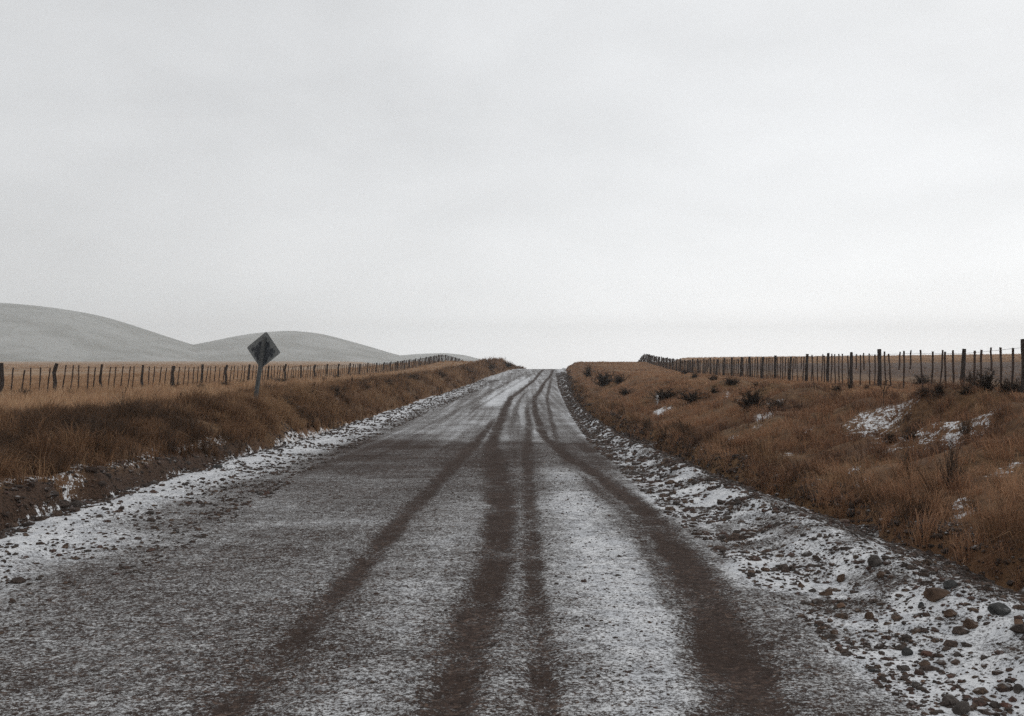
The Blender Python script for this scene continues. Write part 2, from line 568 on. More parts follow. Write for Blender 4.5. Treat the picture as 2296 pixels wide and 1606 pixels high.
def mat_grass():
    m, t, p = mat_new('dry_grass_blades')
    c = attr(t, 'tint', True)
    L(t, c, p.inputs['Base Color'])
    tr = N(t, 'ShaderNodeBsdfTranslucent')
    L(t, c, tr.inputs[0])
    mx = N(t, 'ShaderNodeMixShader')
    mx.inputs[0].default_value = 0.30
    L(t, p.outputs[0], mx.inputs[1])
    L(t, tr.outputs[0], mx.inputs[2])
    L(t, mx.outputs[0], [n for n in t.nodes if n.type == 'OUTPUT_MATERIAL'][0].inputs[0])
    return m


def mat_two(name, a, b_, scale, dist=0.01, rough=0.9, stretch=(1, 1, 1), detail=5):
    m, t, p = mat_new(name)
    mp_ = N(t, 'ShaderNodeMapping')
    mp_.inputs['Scale'].default_value = stretch
    L(t, objco(t), mp_.inputs[0])
    n = noise(t, mp_.outputs[0], scale, detail, 0.62)
    L(t, mixc(t, rng(t, n, 0.33, 0.67), a, b_), p.inputs['Base Color'])
    p.inputs['Roughness'].default_value = rough
    bump(t, p, n, dist, 0.8)
    return m


def mat_stone():
    m, t, p = mat_new('loose_stones')
    co = objco(t)
    n = noise(t, co, 55, 4, 0.6)
    c = mixc(t, rng(t, n, 0.3, 0.7), attr(t, 'tint', True), (0.03, 0.024, 0.02))
    geo = N(t, 'ShaderNodeNewGeometry')
    sp = N(t, 'ShaderNodeSeparateXYZ')
    L(t, geo.outputs['Normal'], sp.inputs[0])
    dust = mth(t, 'MULTIPLY', rng(t, sp.outputs[2], 0.75, 0.98), rng(t, noise(t, co, 9, 4), 0.55, 0.68))
    L(t, mixc(t, mth(t, 'MULTIPLY', dust, 0.6), c, SNOW), p.inputs['Base Color'])
    bump(t, p, n, 0.01, 0.6)
    return m


def mat_rock(name, a, b_):
    m, t, p = mat_new(name)
    co = objco(t)
    n = noise(t, co, 14, 6, 0.65)
    n2 = noise(t, co, 60, 3, 0.6)
    c = mixc(t, rng(t, n, 0.32, 0.68), a, b_)
    geo = N(t, 'ShaderNodeNewGeometry')
    sp = N(t, 'ShaderNodeSeparateXYZ')
    L(t, geo.outputs['Normal'], sp.inputs[0])
    dust = mth(t, 'MULTIPLY', rng(t, sp.outputs[2], 0.7, 1.0), rng(t, noise(t, co, 22, 4, .7), 0.58, 0.66))
    c = mixc(t, mth(t, 'MULTIPLY', dust, 0.8), c, SNOW)
    L(t, c, p.inputs['Base Color'])
    bump(t, p, mth(t, 'ADD', n, mth(t, 'MULTIPLY', n2, 0.4)), 0.02, 0.9)
    return m


M_ROAD, M_GROUND, M_GRASS, M_STONE = mat_road(), mat_ground(), mat_grass(), mat_stone()
M_POST = mat_two('weathered_post_wood', (0.022, 0.017, 0.015), (0.060, 0.046, 0.040), 16, 0.012, 0.9, (1, 1, 0.15))
M_BATTEN = mat_two('weathered_batten_wood', (0.035, 0.023, 0.018), (0.085, 0.060, 0.050), 18, 0.008, 0.9, (1, 1, 0.15))
M_WIRE = mat_two('rusty_wire', (0.05, 0.045, 0.042), (0.09, 0.07, 0.06), 30, 0.0)
M_TWIG = mat_two('dark_twigs', (0.022, 0.016, 0.013), (0.05, 0.036, 0.028), 9)
M_LEAF = mat_two('dark_shrub_leaves', (0.020, 0.018, 0.014), (0.062, 0.046, 0.034), 6)
M_LEAFB = mat_two('brown_shrub_leaves', (0.045, 0.028, 0.018), (0.11, 0.066, 0.042), 6)
M_TWIGB = mat_two('bare_brown_twigs', (0.045, 0.030, 0.022), (0.10, 0.068, 0.05), 9)

# ------------------------------------------------------------------ the setting: ground, road, hills
# snow lying on the banks, read as ellipses on the land: px, py, half width, half height, amount
SNOWP = [(1972, 934, 100, 34, .6), (1985, 912, 35, 7, .55), (2050, 970, 70, 12, .62), (2140, 956, 40, 17, .72), (2095, 976, 54, 12, .6), (2000, 985, 60, 9, .55), (1712, 937, 28, 14, .95), (1700, 955, 14, 8, .6),
         (1480, 921, 16, 6, .95), (1500, 917, 12, 5, .9), (1474, 903, 4, 9, .6), (1632, 889, 8, 6, .7), (1735, 902, 22, 5, .65), (1660, 897, 12, 8, .5), (1765, 1018, 9, 8, .55), (1735, 1062, 0, 0, 0),
         (1914, 1056, 12, 8, .6), (1933, 1080, 14, 10, .6), (2158, 1153, 28, 13, .66), (2150, 1130, 14, 12, .6), (2240, 1062, 34, 12, .6), (2280, 1040, 18, 8, .6), (2205, 930, 40, 6, .5), (1640, 983, 14, 6, .6), (1810, 965, 14, 8, .5),
         (265, 938, 14, 7, .7), (325, 936, 45, 6, .62), (355, 947, 40, 6, .55), (410, 941, 35, 6, .55), (525, 919, 14, 4, .55), (645, 918, 20, 6, .6), (755, 892, 14, 5, .5), (665, 908, 20, 5, .5)]
SNOW_W = []
for (px, py, hw, hh, am) in SNOWP:
    if am <= 0:
        continue
    x0, y0, z0 = at(px, py)
    ya, yb = at(px, py + hh)[1], at(px, py - hh)[1]
    SNOW_W.append((x0, y0, max(hw * y0 / 2232, 0.12), float(np.clip((yb - ya) / 2, 0.2, 2.6)), am, (px - 1148) / 2232.0))


def bank_snow(X, Y):
    v = np.zeros(np.shape(X))
    for (sx, sy, ax, ay, am, sl) in SNOW_W:
        q = (((X - sx) - sl * (Y - sy)) / ax) ** 2 + ((Y - sy) / ay) ** 2
        v = np.maximum(v, am * np.exp(-(q ** 1.3)))
    v = v * np.clip(0.92 + 1.3 * fbm(X / 0.22, Y / 0.45, 4, 26) + 0.8 * fbm(X / 0.8, Y / 1.2, 2, 27), 0, 1.05)
    # lip and foot of the left bank
    e = edgeL(Y) - X
    nearL = ss((27 - Y) / 6)
    lip = np.exp(-((e - 0.46 + .3 * fbm(Y / .8, Y * 0 + 7, 3, 22)) / 0.15) ** 2) * (0.52 + 0.5 * fbm(X / .3, Y / .5, 3, 24)) * nearL
    foot = ss((0.10 - e) / 0.15) * 0.7
    v = np.maximum(v, lip + 0 * X)
    return np.maximum(v, foot * (X < 0))


rows = np.concatenate([np.arange(-70, 3, 1.5), np.geomspace(3, 200, 640), np.geomspace(203, 3600, 110)])
offL = -np.concatenate([np.geomspace(3000, 24, 34), np.linspace(22.5, 7, 26), np.linspace(6.6, 2.2, 22), np.linspace(2.1, -0.5, 64)])
offR = np.concatenate([np.linspace(-1.5, 7.5, 90), np.linspace(7.8, 24, 30), np.geomspace(25, 3000, 36)])
YY = np.repeat(rows[:, None], len(offL) + len(offR), 1)
XX = np.concatenate([edgeL(rows)[:, None] + offL[None], edgeR(rows)[:, None] + offR[None]], 1)
XX = np.clip(XX, -3000, 3000) + np.linspace(-20, 20, XX.shape[1])[None] * (np.abs(XX) > 2999)
DD = groundD(XX, YY)
me = grid('ground', XX, YY, EYE - DD)


def side_dist(X, Y):
    return np.where(X < (edgeL(Y) + edgeR(Y)) / 2, edgeL(Y) - X, X - edgeR(Y))


sd = side_dist(XX, YY)
eL = edgeL(YY) - XX
bare = ss((0.42 - eL) / 0.25) * ss((30 - YY) / 10) * (XX < 0) + ss((-0.15 - sd) / 0.4) * (XX > 0)
bare = np.clip(bare, 0, 1)
lstart = np.interp(YY, [0, 14, 22, 25, 31, 43, 60, 85, 125, 165], [8, 7.5, 5.4, 3.8, 2.0, 2.2, 3.2, 4.4, 4.4, 3])
straw = np.where(XX < 0.5 * (edgeL(YY) + edgeR(YY)), ss((eL - lstart - 2.5 * fbm(XX / 3, YY / 6, 3, 81)) / 2.5), ss((XX - fenceR(YY) - 6) / 10) * ss((YY - 150) / 90) + .35 * ss((XX - edgeR(YY) - 4) / 2.5))
straw = np.clip(straw, 0, 1)
heath = np.where(XX > fenceR(YY) + 3, ss((XX - fenceR(YY) - 3) / 6) * ss((190 - YY) / 60), 0)
for nme, v in (('bare', bare), ('straw', straw), ('heath', heath), ('snow', np.clip(bank_snow(XX, YY), 0, 1))):
    fattr(me, nme, v)
tag(link('ground', me, M_GROUND), kind='structure')

rows = np.concatenate([np.arange(-70, 3, 0.6), np.geomspace(3, 60, 700), np.geomspace(60.3, 260, 170)])
u = np.concatenate([np.linspace(-0.09, 0, 8), np.linspace(0, 1, 330)[1:], np.linspace(1, 1.11, 14)[1:]])
le, re = edgeL(rows)[:, None], edgeR(rows)[:, None]
RX = le + (re - le) * u[None]
RY = np.repeat(rows[:, None], len(u), 1)
me = grid('road', RX, RY, EYE - roadS(RX, RY))
fattr(me, 'snow', snowM(RX, RY))
tag(link('road', me, M_ROAD), kind='structure')


def mat_hill():
    m, t, p = mat_new('snow_dusted_hillside')
    co = objco(t)
    n = noise(t, co, 0.012, 6, 0.6)
    n2 = noise(t, co, 0.05, 5, 0.65)
    c = mixc(t, rng(t, n, 0.38, 0.62), (0.225, 0.228, 0.205), (0.345, 0.35, 0.33))
    c = mixc(t, rng(t, n2, 0.5, 0.7, 0, .5), c, (0.19, 0.185, 0.165))
    L(t, c, p.inputs['Base Color'])
    bump(t, p, n2, 4.0, 0.6)
    return m


M_HILL = mat_hill()


def hill(Y0, half, pts, wob, seed):
    """ridge crest given by bearing and height, rounded off in depth"""
    xs = np.array([(p[0] - 1148) / 2232.0 * Y0 for p in pts])
    zs = np.array([(812 - p[1]) / 2232.0 * Y0 for p in pts])
    gx = np.linspace(xs[0], xs[-1], 200)
    z = np.interp(gx, xs, zs)
    k = np.exp(-0.5 * (np.arange(-9, 10) / 4.0) ** 2)
    z = np.convolve(np.pad(z, 9, mode='edge'), k / k.sum(), 'valid')
    gv = np.linspace(-1, 1, 70)
    X_, V_ = np.meshgrid(gx, gv)
    prof = np.cos(np.clip(V_, -1, 1) * math.pi / 2) ** 1.3
    Z_ = (z[None] + 14) * prof - 14 + EYE
    Z_ += wob * fbm(X_ / 160, V_ * half / 160, 4, seed) * (1 - np.abs(prof - 0.5) * 2).clip(0)
    Y_ = Y0 + V_ * half + 0 * X_
    return grid('hill', X_, Y_, Z_)


for (Y0, half, pts, s) in (
        (1500, 520, [(-700, 690), (-450, 655), (-200, 660), (0, 679), (100, 687), (200, 703), (300, 738), (370, 764), (440, 783), (520, 806), (600, 830)], 5),
        (1800, 560, [(300, 830), (380, 798), (440, 781), (520, 764), (590, 748), (660, 742), (720, 748), (800, 770), (886, 796), (960, 812), (1040, 835)], 6),
        (2200, 600, [(820, 830), (880, 799), (940, 794), (1000, 792), (1040, 796), (1075, 805), (1100, 814), (1140, 830)], 7)):
    tag(link('hill', hill(Y0, half, pts, 6, s), M_HILL), kind='structure')

# ------------------------------------------------------------------ grass
PAL0 = {
    'tall': np.array([(0.085, 0.050, 0.029), (0.145, 0.080, 0.044), (0.20, 0.110, 0.062), (0.29, 0.18, 0.10), (0.055, 0.036, 0.025)]),
    'bank': np.array([(0.125, 0.066, 0.038), (0.20, 0.108, 0.062), (0.27, 0.138, 0.070), (0.33, 0.195, 0.110), (0.070, 0.045, 0.032)]),
    'straw': np.array([(0.34, 0.215, 0.125), (0.42, 0.28, 0.17), (0.29, 0.17, 0.105), (0.48, 0.34, 0.215), (0.21, 0.13, 0.085)]),
}


PAL = {'tall': PAL0['tall'] * np.array((1.12, 1.12, 1.14)), 'bank': PAL0['bank'] * np.array((1.22, 1.24, 1.34)), 'straw': PAL0['straw'] * np.array((1.08, 1.04, 1.02))}


def blades(P, h, wd, lean, colr):
    n = len(P)
    a = R.uniform(0, math.pi, n)
    sx, sy = np.cos(a) * wd / 2, np.sin(a) * wd / 2
    side = np.stack([sx, sy, np.zeros(n)], 1)
    ln = np.concatenate([lean, np.zeros((n, 1))], 1)
    up = np.zeros((n, 3))
    up[:, 2] = h
    root = P.copy()
    root[:, 2] -= 0.03
    mid = P + up * 0.58 + ln * h[:, None] * 0.30
    tip = P + up * np.clip(1 - 0.35 * (lean ** 2).sum(1), 0.25, 1)[:, None] + ln * h[:, None]
    V = np.stack([root - side, root + side, mid + side * 0.8, mid - side * 0.8, tip], 1).reshape(-1, 3)
    k = (np.arange(n) * 5)[:, None]
    f = (k + np.array([[0, 1, 2, 3, 3, 2, 4]])).reshape(-1)
    cnt = np.tile([4, 3], n)
    return V, f, cnt, np.repeat(colr, 5, 0)


def grass(name, label, sets):
    Vs, Fs, Cs, Ts = [], [], [], []
    off = 0
    for st in sets:
        V, f, c, tcol = st
        Vs.append(V)
        Fs.append(f + off)
        Cs.append(c)
        Ts.append(tcol)
        off += len(V)
    me = npmesh(name, np.concatenate(Vs), np.concatenate(Fs), np.concatenate(Cs))
    cattr(me, 'tint', np.concatenate(Ts))
    return tag(link(name, me, M_GRASS), label, 'grass', kind='stuff')


def pick(pal, X, Y, s, warm=0.0):
    p = PAL[pal]
    g = fbm(X / 1.1, Y / 1.5, 4, s) * 2.3 + 1.5 * fbm(X / 3.5, Y / 5.0, 2, s + 40) + R.normal(0, 0.36, len(X)) + warm
    i = np.clip(((g + 1) / 2 * (len(p) - 0.01)), 0, len(p) - 1.001)
    order = np.array([4, 0, 1, 2, 3])
    lo = np.floor(i).astype(int)
    fr = (i - lo)[:, None]
    q = p[order]
    c = q[lo] * (1 - fr) + q[np.minimum(lo + 1, len(p) - 1)] * fr
    return c * R.uniform(0.8, 1.2, len(X))[:, None]


def scatter(n, y0, y1, x0f, x1f, power=2.0):
    """random spots between two lines, thicker near the camera"""
    t = R.uniform(0, 1, n)
    Y = y0 * (y1 / y0) ** t if power else y0 + (y1 - y0) * t
    X = x0f(Y) + (x1f(Y) - x0f(Y)) * R.uniform(0, 1, n)
    return X, Y


def make_set(X, Y, pal, hfun, wide, s, lean0=(0.0, 0.0), spread=0.35, minsnow=0.45, keep=None, clump=0.35, warm=0.0):
    # gather into tussocks
    cell = 0.42 + 0.004 * float(np.median(Y))
    gx, gy = np.floor(X / cell), np.floor(Y / cell)
    kx = (gx + 0.15 + 0.7 * _h(gx, gy, s + 1)) * cell
    ky = (gy + 0.15 + 0.7 * _h(gx, gy, s + 2)) * cell
    tuft = _h(gx, gy, s + 3)
    pull = np.where(R.uniform(0, 1, len(X)) < 0.72, 0.5, 1.0)
    cx, Y = kx + (X - kx) * pull, ky + (Y - ky) * pull
    ox_, oy_ = (cx - kx) / cell, (Y - ky) / cell
    d = groundD(cx, Y)
    ok = (bank_snow(cx, Y) < R.uniform(minsnow - 0.25, minsnow + 0.2, len(X))) | (R.uniform(0, 1, len(X)) < 0.17)
    dens = fbm(cx / 0.55, Y / 0.7, 3, s + 5) + 0.5
    ok &= dens > R.uniform(0.20, 0.62, len(X))
    ok &= d < roadS(cx, Y) - 0.01
    X, Y, d, dens, tuft, ox_, oy_ = cx[ok], Y[ok], d[ok], dens[ok], tuft[ok], ox_[ok], oy_[ok]
    n = len(X)
    P = np.stack([X, Y, EYE - d], 1)
    h = hfun(X, Y) * R.uniform(0.45, 1.3, n) * (0.65 + 0.7 * dens) * (1 + 1.0 * fbm(X / 0.9, Y / 0.9, 2, s + 3)) * (0.55 + 0.9 * tuft)
    wd = (wide + 0.00032 * Y) * R.uniform(0.7, 1.3, n)
    ang = fbm(X / 2.2, Y / 2.2, 2, s + 9) * 9.0
    lean = np.stack([lean0[0] + 1.5 * ox_ + 0.25 * np.cos(ang) + R.normal(0, spread, n), lean0[1] + 1.5 * oy_ + 0.25 * np.sin(ang) + R.normal(0, spread, n)], 1)
    return blades(P, h, wd, lean, pick(pal, X, Y, s, warm + 0.7 * (_h(np.floor(X / cell), np.floor(Y / cell), s + 4) - 0.5)))


def c_(v):
    return lambda Y: 0 * Y + v


lst = lambda Y: np.interp(Y, [0, 14, 22, 25, 31, 43, 60, 85, 125, 165], [8, 7.5, 5.4, 3.8, 2.0, 2.2, 3.2, 4.4, 4.4, 3])
hT = lambda X, Y: np.interp(Y, [5, 12, 30, 60, 170], [0.32, 0.33, 0.33, 0.42, 0.46])
sets = []
X, Y = scatter(230000, 7, 46, lambda Y: edgeL(Y) - lst(Y) - 0.6, lambda Y: edgeL(Y) - np.interp(Y, [10, 24], [.40, .12]))
sets.append(make_set(X, Y, 'tall', hT, 0.0038, 101, (0.08, 0), 0.40, warm=-.05))
X, Y = scatter(70000, 44, 205, lambda Y: edgeL(Y) - lst(Y) - 0.6, lambda Y: edgeL(Y) + 0.6)
sets.append(make_set(X, Y, 'tall', hT, 0.004, 103, (0.05, 0), 0.33))
grass('tall_grass', 'dark brown tall grass on the bank along the left edge of the gravel road', sets)

sets = []
hS = lambda X, Y: np.interp(Y, [5, 20, 60, 200], [0.30, 0.30, 0.26, 0.26])
X, Y = scatter(120000, 14, 70, lambda Y: fenceL(Y) - 10, lambda Y: edgeL(Y) - lst(Y) + 0.5)
sets.append(make_set(X, Y, 'straw', hS, 0.003, 111, (0.1, 0), 0.3))
X, Y = scatter(80000, 60, 190, lambda Y: fenceL(Y) - 30, lambda Y: edgeL(Y) - lst(Y) + 0.4)
sets.append(make_set(X, Y, 'straw', hS, 0.004, 113, (0.1, 0), 0.3))
X, Y = scatter(30000, 150, 420, lambda Y: -0.52 * Y, lambda Y: fenceL(np.minimum(Y, 150)) - 30 - 0.09 * np.maximum(Y - 150, 0))
sets.append(make_set(X, Y, 'straw', hS, 0.01, 115, (0.1, 0), 0.3))
grass('straw_grass', 'pale straw coloured grass of the open plain around the left fence', sets)

sets = []
hB = lambda X, Y: np.interp(Y, [4, 10, 25, 60, 200], [0.20, 0.19, 0.17, 0.16, 0.16]) * (1 - 0.42 * ss((X - edgeR(Y) - 3.5) / 2.0))
X, Y = scatter(300000, 4.5, 46, lambda Y: edgeR(Y) - 0.55, lambda Y: fenceR(Y) + 3)
sets.append(make_set(X, Y, 'bank', hB, 0.003, 121, (-0.40, -0.10), 0.50, warm=-.02))
X, Y = scatter(95000, 9, 190, lambda Y: edgeR(Y) + 3.8, lambda Y: fenceR(Y) + 2)
sets.append(make_set(X, Y, 'straw', lambda X, Y: 0.8 * hB(X, Y), 0.003, 129, (-0.15, 0), 0.36, warm=-.3))
X, Y = scatter(110000, 44, 200, lambda Y: edgeR(Y) - 0.8, lambda Y: fenceR(Y) + 3)
sets.append(make_set(X, Y, 'bank', hB, 0.004, 123, (-0.2, 0), 0.36, warm=0.25))
X, Y = scatter(40000, 25, 190, lambda Y: fenceR(Y) + 2, lambda Y: fenceR(Y) + 10 + 0.45 * Y)
sets.append(make_set(X, Y, 'tall', hB, 0.005, 125, (-0.1, 0), 0.3, warm=0.05))
X, Y = scatter(60000, 150, 345, lambda Y: fenceR(np.minimum(Y, 170)) + 0.14 * np.maximum(Y - 170, 0) + 6, lambda Y: 0.56 * Y)
sets.append(make_set(X, Y, 'straw', hS, 0.01, 127, (-0.1, 0), 0.3))
X, Y = scatter(26000, 4.5, 110, lambda Y: edgeR(Y) - 0.6, lambda Y: edgeR(Y) + 0.7)
sets.append(make_set(X, Y, 'tall', lambda X, Y: 0.27 + 0 * X, 0.0036, 131, (-0.55, -0.1), 0.34, warm=-.35))  # blades coloured darker to stand for the shadow under the bank's overhang
grass('bank_grass', 'rusty brown matted grass covering the right bank and field', sets)

# ------------------------------------------------------------------ loose gravel
t_ = (1 + 5 ** 0.5) / 2
ICO = np.array([(-1, t_, 0), (1, t_, 0), (-1, -t_, 0), (1, -t_, 0), (0, -1, t_), (0, 1, t_), (0, -1, -t_), (0, 1, -t_), (t_, 0, -1), (t_, 0, 1), (-t_, 0, -1), (-t_, 0, 1)]) / math.sqrt(1 + t_ * t_)
ICF = np.array([(0, 11, 5), (0, 5, 1), (0, 1, 7), (0, 7, 10), (0, 10, 11), (1, 5, 9), (5, 11, 4), (11, 10, 2), (10, 7, 6), (7, 1, 8), (3, 9, 4), (3, 4, 2), (3, 2, 6), (3, 6, 8), (3, 8, 9), (4, 9, 5), (2, 4, 11), (6, 2, 10), (8, 6, 7), (9, 8, 1)])
STC = np.array([(0.135, 0.086, 0.064), (0.105, 0.064, 0.048), (0.095, 0.076, 0.066), (0.065, 0.052, 0.047), (0.19, 0.125, 0.085), (0.13, 0.068, 0.054), (0.075, 0.073, 0.070)])


def stones(X, Y, r, zoff=0.25):
    n = len(X)
    d = np.minimum(roadS(X, Y), groundD(X, Y))
    base = ICO[None] * R.uniform(0.72, 1.25, (n, 12, 1))
    sc = np.stack([R.uniform(0.8, 1.5, n), R.uniform(0.7, 1.1, n), R.uniform(0.45, 0.8, n)], 1) * r[:, None]
    V = base * sc[:, None]
    a = R.uniform(0, 6.283, n)
    ca, sa = np.cos(a)[:, None], np.sin(a)[:, None]
    x, y = V[..., 0] * ca - V[..., 1] * sa, V[..., 0] * sa + V[..., 1] * ca
    V = np.stack([x + X[:, None], y + Y[:, None], V[..., 2] + (EYE - d + zoff * r * 0.6)[:, None]], -1).reshape(-1, 3)
    f = (ICF[None] + (np.arange(n) * 12)[:, None, None]).reshape(-1)
    c = (0.55 * STC[R.integers(0, len(STC), n)] + 0.45 * STC.mean(0)) * R.uniform(0.6, 1.15, n)[:, None]
    return V, f, np.full(n * 20, 3), np.repeat(c, 12, 0)


sets = []
X, Y = scatter(70000, 4.2, 150, lambda Y: innR(Y) - 0.1, lambda Y: edgeR(Y) + 0.4)
r = (0.0042 + 0.0008 * Y) * R.lognormal(0, 0.62, len(X))
ok = fbm(X / 0.45, Y / 0.45, 3, 201) + 0.42 + 0.25 * ss((X - innR(Y) - 0.6) / 1.2) > R.uniform(0.2, 0.75, len(X))
sets.append(stones(X[ok], Y[ok], np.clip(r[ok], 0.004, 0.07), 0.05))
X, Y = scatter(10000, 6, 120, lambda Y: edgeL(Y) - 0.15, lambda Y: edgeL(Y) + 2.2)
r = (0.006 + 0.0009 * Y) * R.lognormal(0, 0.42, len(X))
ok = fbm(X / 0.6, Y / 0.6, 3, 203) + 0.5 > R.uniform(0.3, 0.7, len(X))
sets.append(stones(X[ok], Y[ok], np.clip(r[ok], 0.005, 0.06)))
X, Y = scatter(14000, 3.6, 26, lambda Y: edgeL(Y) + 1.5, lambda Y: innR(Y) + 0.1)
r = (0.0045 + 0.0004 * Y) * R.lognormal(0, 0.4, len(X))
ok = (fbm(X / 0.7, Y / 0.9, 3, 205) + 0.5 + 0.25 * np.exp(-((X - 0.7) / 0.5) ** 2) > R.uniform(0.42, 1.0, len(X))) & (trackM(X, Y) < R.uniform(0.2, 1.0, len(X)))
sets.append(stones(X[ok], Y[ok], np.clip(r[ok], 0.004, 0.022), 0.1))
X, Y = scatter(2600, 7, 30, lambda Y: edgeL(Y) - 0.45, lambda Y: edgeL(Y) + 0.25)
sets.append(stones(X, Y, np.clip(0.020 * R.lognormal(0, 0.5, len(X)), 0.01, 0.09)))
Vs, Fs, Cs, Ts, off = [], [], [], [], 0
for V, f, c, tc_ in sets:
    Vs.append(V)
    Fs.append(f + off)
    Cs.append(c)
    Ts.append(tc_)
    off += len(V)
me = npmesh('gravel', np.concatenate(Vs), np.concatenate(Fs), np.concatenate(Cs))
cattr(me, 'tint', np.concatenate(Ts))
tag(link('gravel', me, M_STONE), 'brown gravel stones scattered over the snowy road and its shoulders', 'gravel', kind='stuff')

# ------------------------------------------------------------------ larger rocks, each a thing
RM = {'brown': mat_rock('brown_rock', (0.050, 0.032, 0.023), (0.12, 0.078, 0.055)),
      'grey': mat_rock('grey_rock', (0.045, 0.038, 0.034), (0.105, 0.090, 0.080)),
      'blue': mat_rock('blue_grey_rock', (0.034, 0.033, 0.032), (0.074, 0.072, 0.069)),
      'tan': mat_rock('tan_rock', (0.12, 0.072, 0.048), (0.21, 0.135, 0.095)),
      'red': mat_rock('red_rock', (0.070, 0.036, 0.028), (0.14, 0.074, 0.056))}


def ico(sub):
    import bmesh
    bm = bmesh.new()
    bmesh.ops.create_icosphere(bm, subdivisions=sub, radius=1)
    V = np.array([v.co[:] for v in bm.verts])
    Fc = [[v.index for v in f.verts] for f in bm.faces]
    bm.free()
    return V, Fc


ICV, ICFF = ico(4)


def rock(cx, cy, wpx, hpx, kind, label, seed, sharp=0.0):
    x, y, z = at(cx, cy + hpx * 0.5)
    rw, rh = 0.92 * wpx / 2 * y / 2232, 0.95 * hpx / 2 * y / 2232
    g = np.random.default_rng(seed)
    V = ICV.copy()
    # chip with random planes, then roughen
    for _ in range(9 + int(sharp * 4)):
        n = g.normal(0, 1, 3)
        n /= np.linalg.norm(n)
        dd = g.uniform(0.48, 0.85)
        s = V @ n
        V = V - np.clip(s - dd, 0, None)[:, None] * n * 0.96
    V = V * (1 + 0.10 * (fbm(V[:, 0] * 2 + seed, V[:, 1] * 2 + V[:, 2] * 1.7, 3, seed) * 2))[:, None]
    if sharp:
        V[:, :2] *= (1 - 0.55 * sharp * np.clip((V[:, 2] + 0.3), 0, 1))[:, None]
    V = V / np.abs(V).max(0)
    V = V * np.array([rw, max(rw * 0.75, rh * 0.8), rh * 1.12])
    me = bpy.data.meshes.new('rock')
    me.from_pydata([tuple(v) for v in V], [], ICFF)
    me.materials.append(RM[kind])
    o = link('rock', me)
    o.location = (x, y + rw * 0.4, z + rh * 0.5)
    o.rotation_euler = (0, 0, g.uniform(-0.3, 0.3))
    tag(o, label, 'rock', 'larger rocks beside the road')


K = 0.4355 / 1.614


def q8(x, y):
    return ((2706 / 1.614) + x * K, (1992 / 1.614) + y * K)


ROCKS = [
    (270, 138, 110, 50, 'grey', 'flat grey slab lying left of the pointed brown stone', 0),
    (440, 275, 66, 62, 'brown', 'pointed dark brown triangular stone on clean snow', 1),
    (535, 327, 80, 42, 'grey', 'small rounded greyish stone just below the pointed triangular stone', 0),
    (775, 220, 100, 90, 'brown', 'lumpy brown clod with knobbly top standing on the white snow', 0),
    (660, 350, 130, 50, 'brown', 'long low brown stone stretched below the lumpy brown clod', 0),
    (785, 456, 100, 46, 'tan', 'pale orange tan stone, the lightest on the right shoulder', 0),
    (1080, 72, 170, 110, 'grey', 'rounded grey-brown hump of rock at the top of the gravel ridge', 0),
    (1110, 185, 110, 76, 'brown', 'brown block directly below the rounded grey-brown hump', 0),
    (1012, 535, 90, 84, 'brown', 'chunky dark brown stone in the middle of the snowy gravel slope', 0),
    (1440, 442, 56, 60, 'blue', 'small upright slate grey stone standing like a tooth', 1),
    (1590, 350, 230, 120, 'brown', 'wide dark brown boulder with a snow patch in front of it', 0),
    (1690, 268, 130, 96, 'blue', 'blue-grey boulder set behind the wide dark brown boulder', 0),
    (2120, 478, 230, 120, 'blue', 'long blue-grey boulder lying in the dark ditch by the grass', 0),
    (1690, 515, 120, 76, 'brown', 'broad brown stone on snow below the wide dark boulder', 0),
    (1860, 600, 140, 100, 'brown', 'large brown angular rock leaning towards the ditch', 0),
    (1805, 1300, 215, 120, 'grey', 'biggest grey-brown boulder at the bottom edge of the picture', 0),
    (1312, 968, 92, 56, 'grey', 'rounded grey stone in the middle of a column of stones', 0),
    (1310, 1020, 64, 42, 'brown', 'small dark stone directly below the rounded grey stone of the column', 0),
    (1325, 832, 110, 88, 'blue', 'greenish dark grey stone topping a column of stones', 0),
    (1485, 852, 140, 54, 'red', 'long reddish brown stone right of the greenish dark grey stone', 0),
    (1410, 1110, 100, 56, 'grey', 'greyish flat stone below the small bright orange pebble', 0),
    (1480, 942, 140, 46, 'brown', 'low brown stone lying right of the rounded grey stone of the column', 0),
    (1452, 1080, 48, 30, 'tan', 'small bright orange pebble above the greyish flat stone', 0),
    (2265, 590, 100, 100, 'tan', 'big tan rock cut by the right border of the picture', 0),
    (1132, 1062, 60, 56, 'grey', 'small cube-like grey stone left of the column of stones', 0),
    (715, 680, 84, 46, 'brown', 'dull brown stone on the road edge between two smaller dark stones', 0),
    (630, 640, 110, 36, 'brown', 'thin reddish brown sliver of stone above the dull brown stone', 0),
    (568, 614, 42, 34, 'blue', 'tiny dark pointed stone left of the thin brown sliver', 1),
    (150, 158, 84, 40, 'brown', 'brown stone left of the flat grey slab on the snow', 0),
    (1055, 992, 120, 34, 'blue', 'dark flat stone lying left of the column of stones', 0),
    (2150, 1280, 110, 42, 'red', 'rust red stone right of the biggest grey-brown boulder', 0),
    (2250, 1135, 80, 90, 'grey', 'pale greyish rock near the lower right corner', 0),
]
for i, (x, y, w_, h_, k, lb, sh) in enumerate(ROCKS):
    px, py = q8(x, y)
    rock(px, py, w_ * K, h_ * K, k, lb, 300 + i, sh)
rock(486, 1044, 27, 10, 'blue', 'dark flat stone at the foot of the left earth bank', 401)
rock(93, 1052, 18, 11, 'blue', 'grey stone half hidden in the grass on top of the left bank', 402)
rock(147, 1224, 20, 11, 'brown', 'brown stone standing out of the snow on the left road edge', 403)

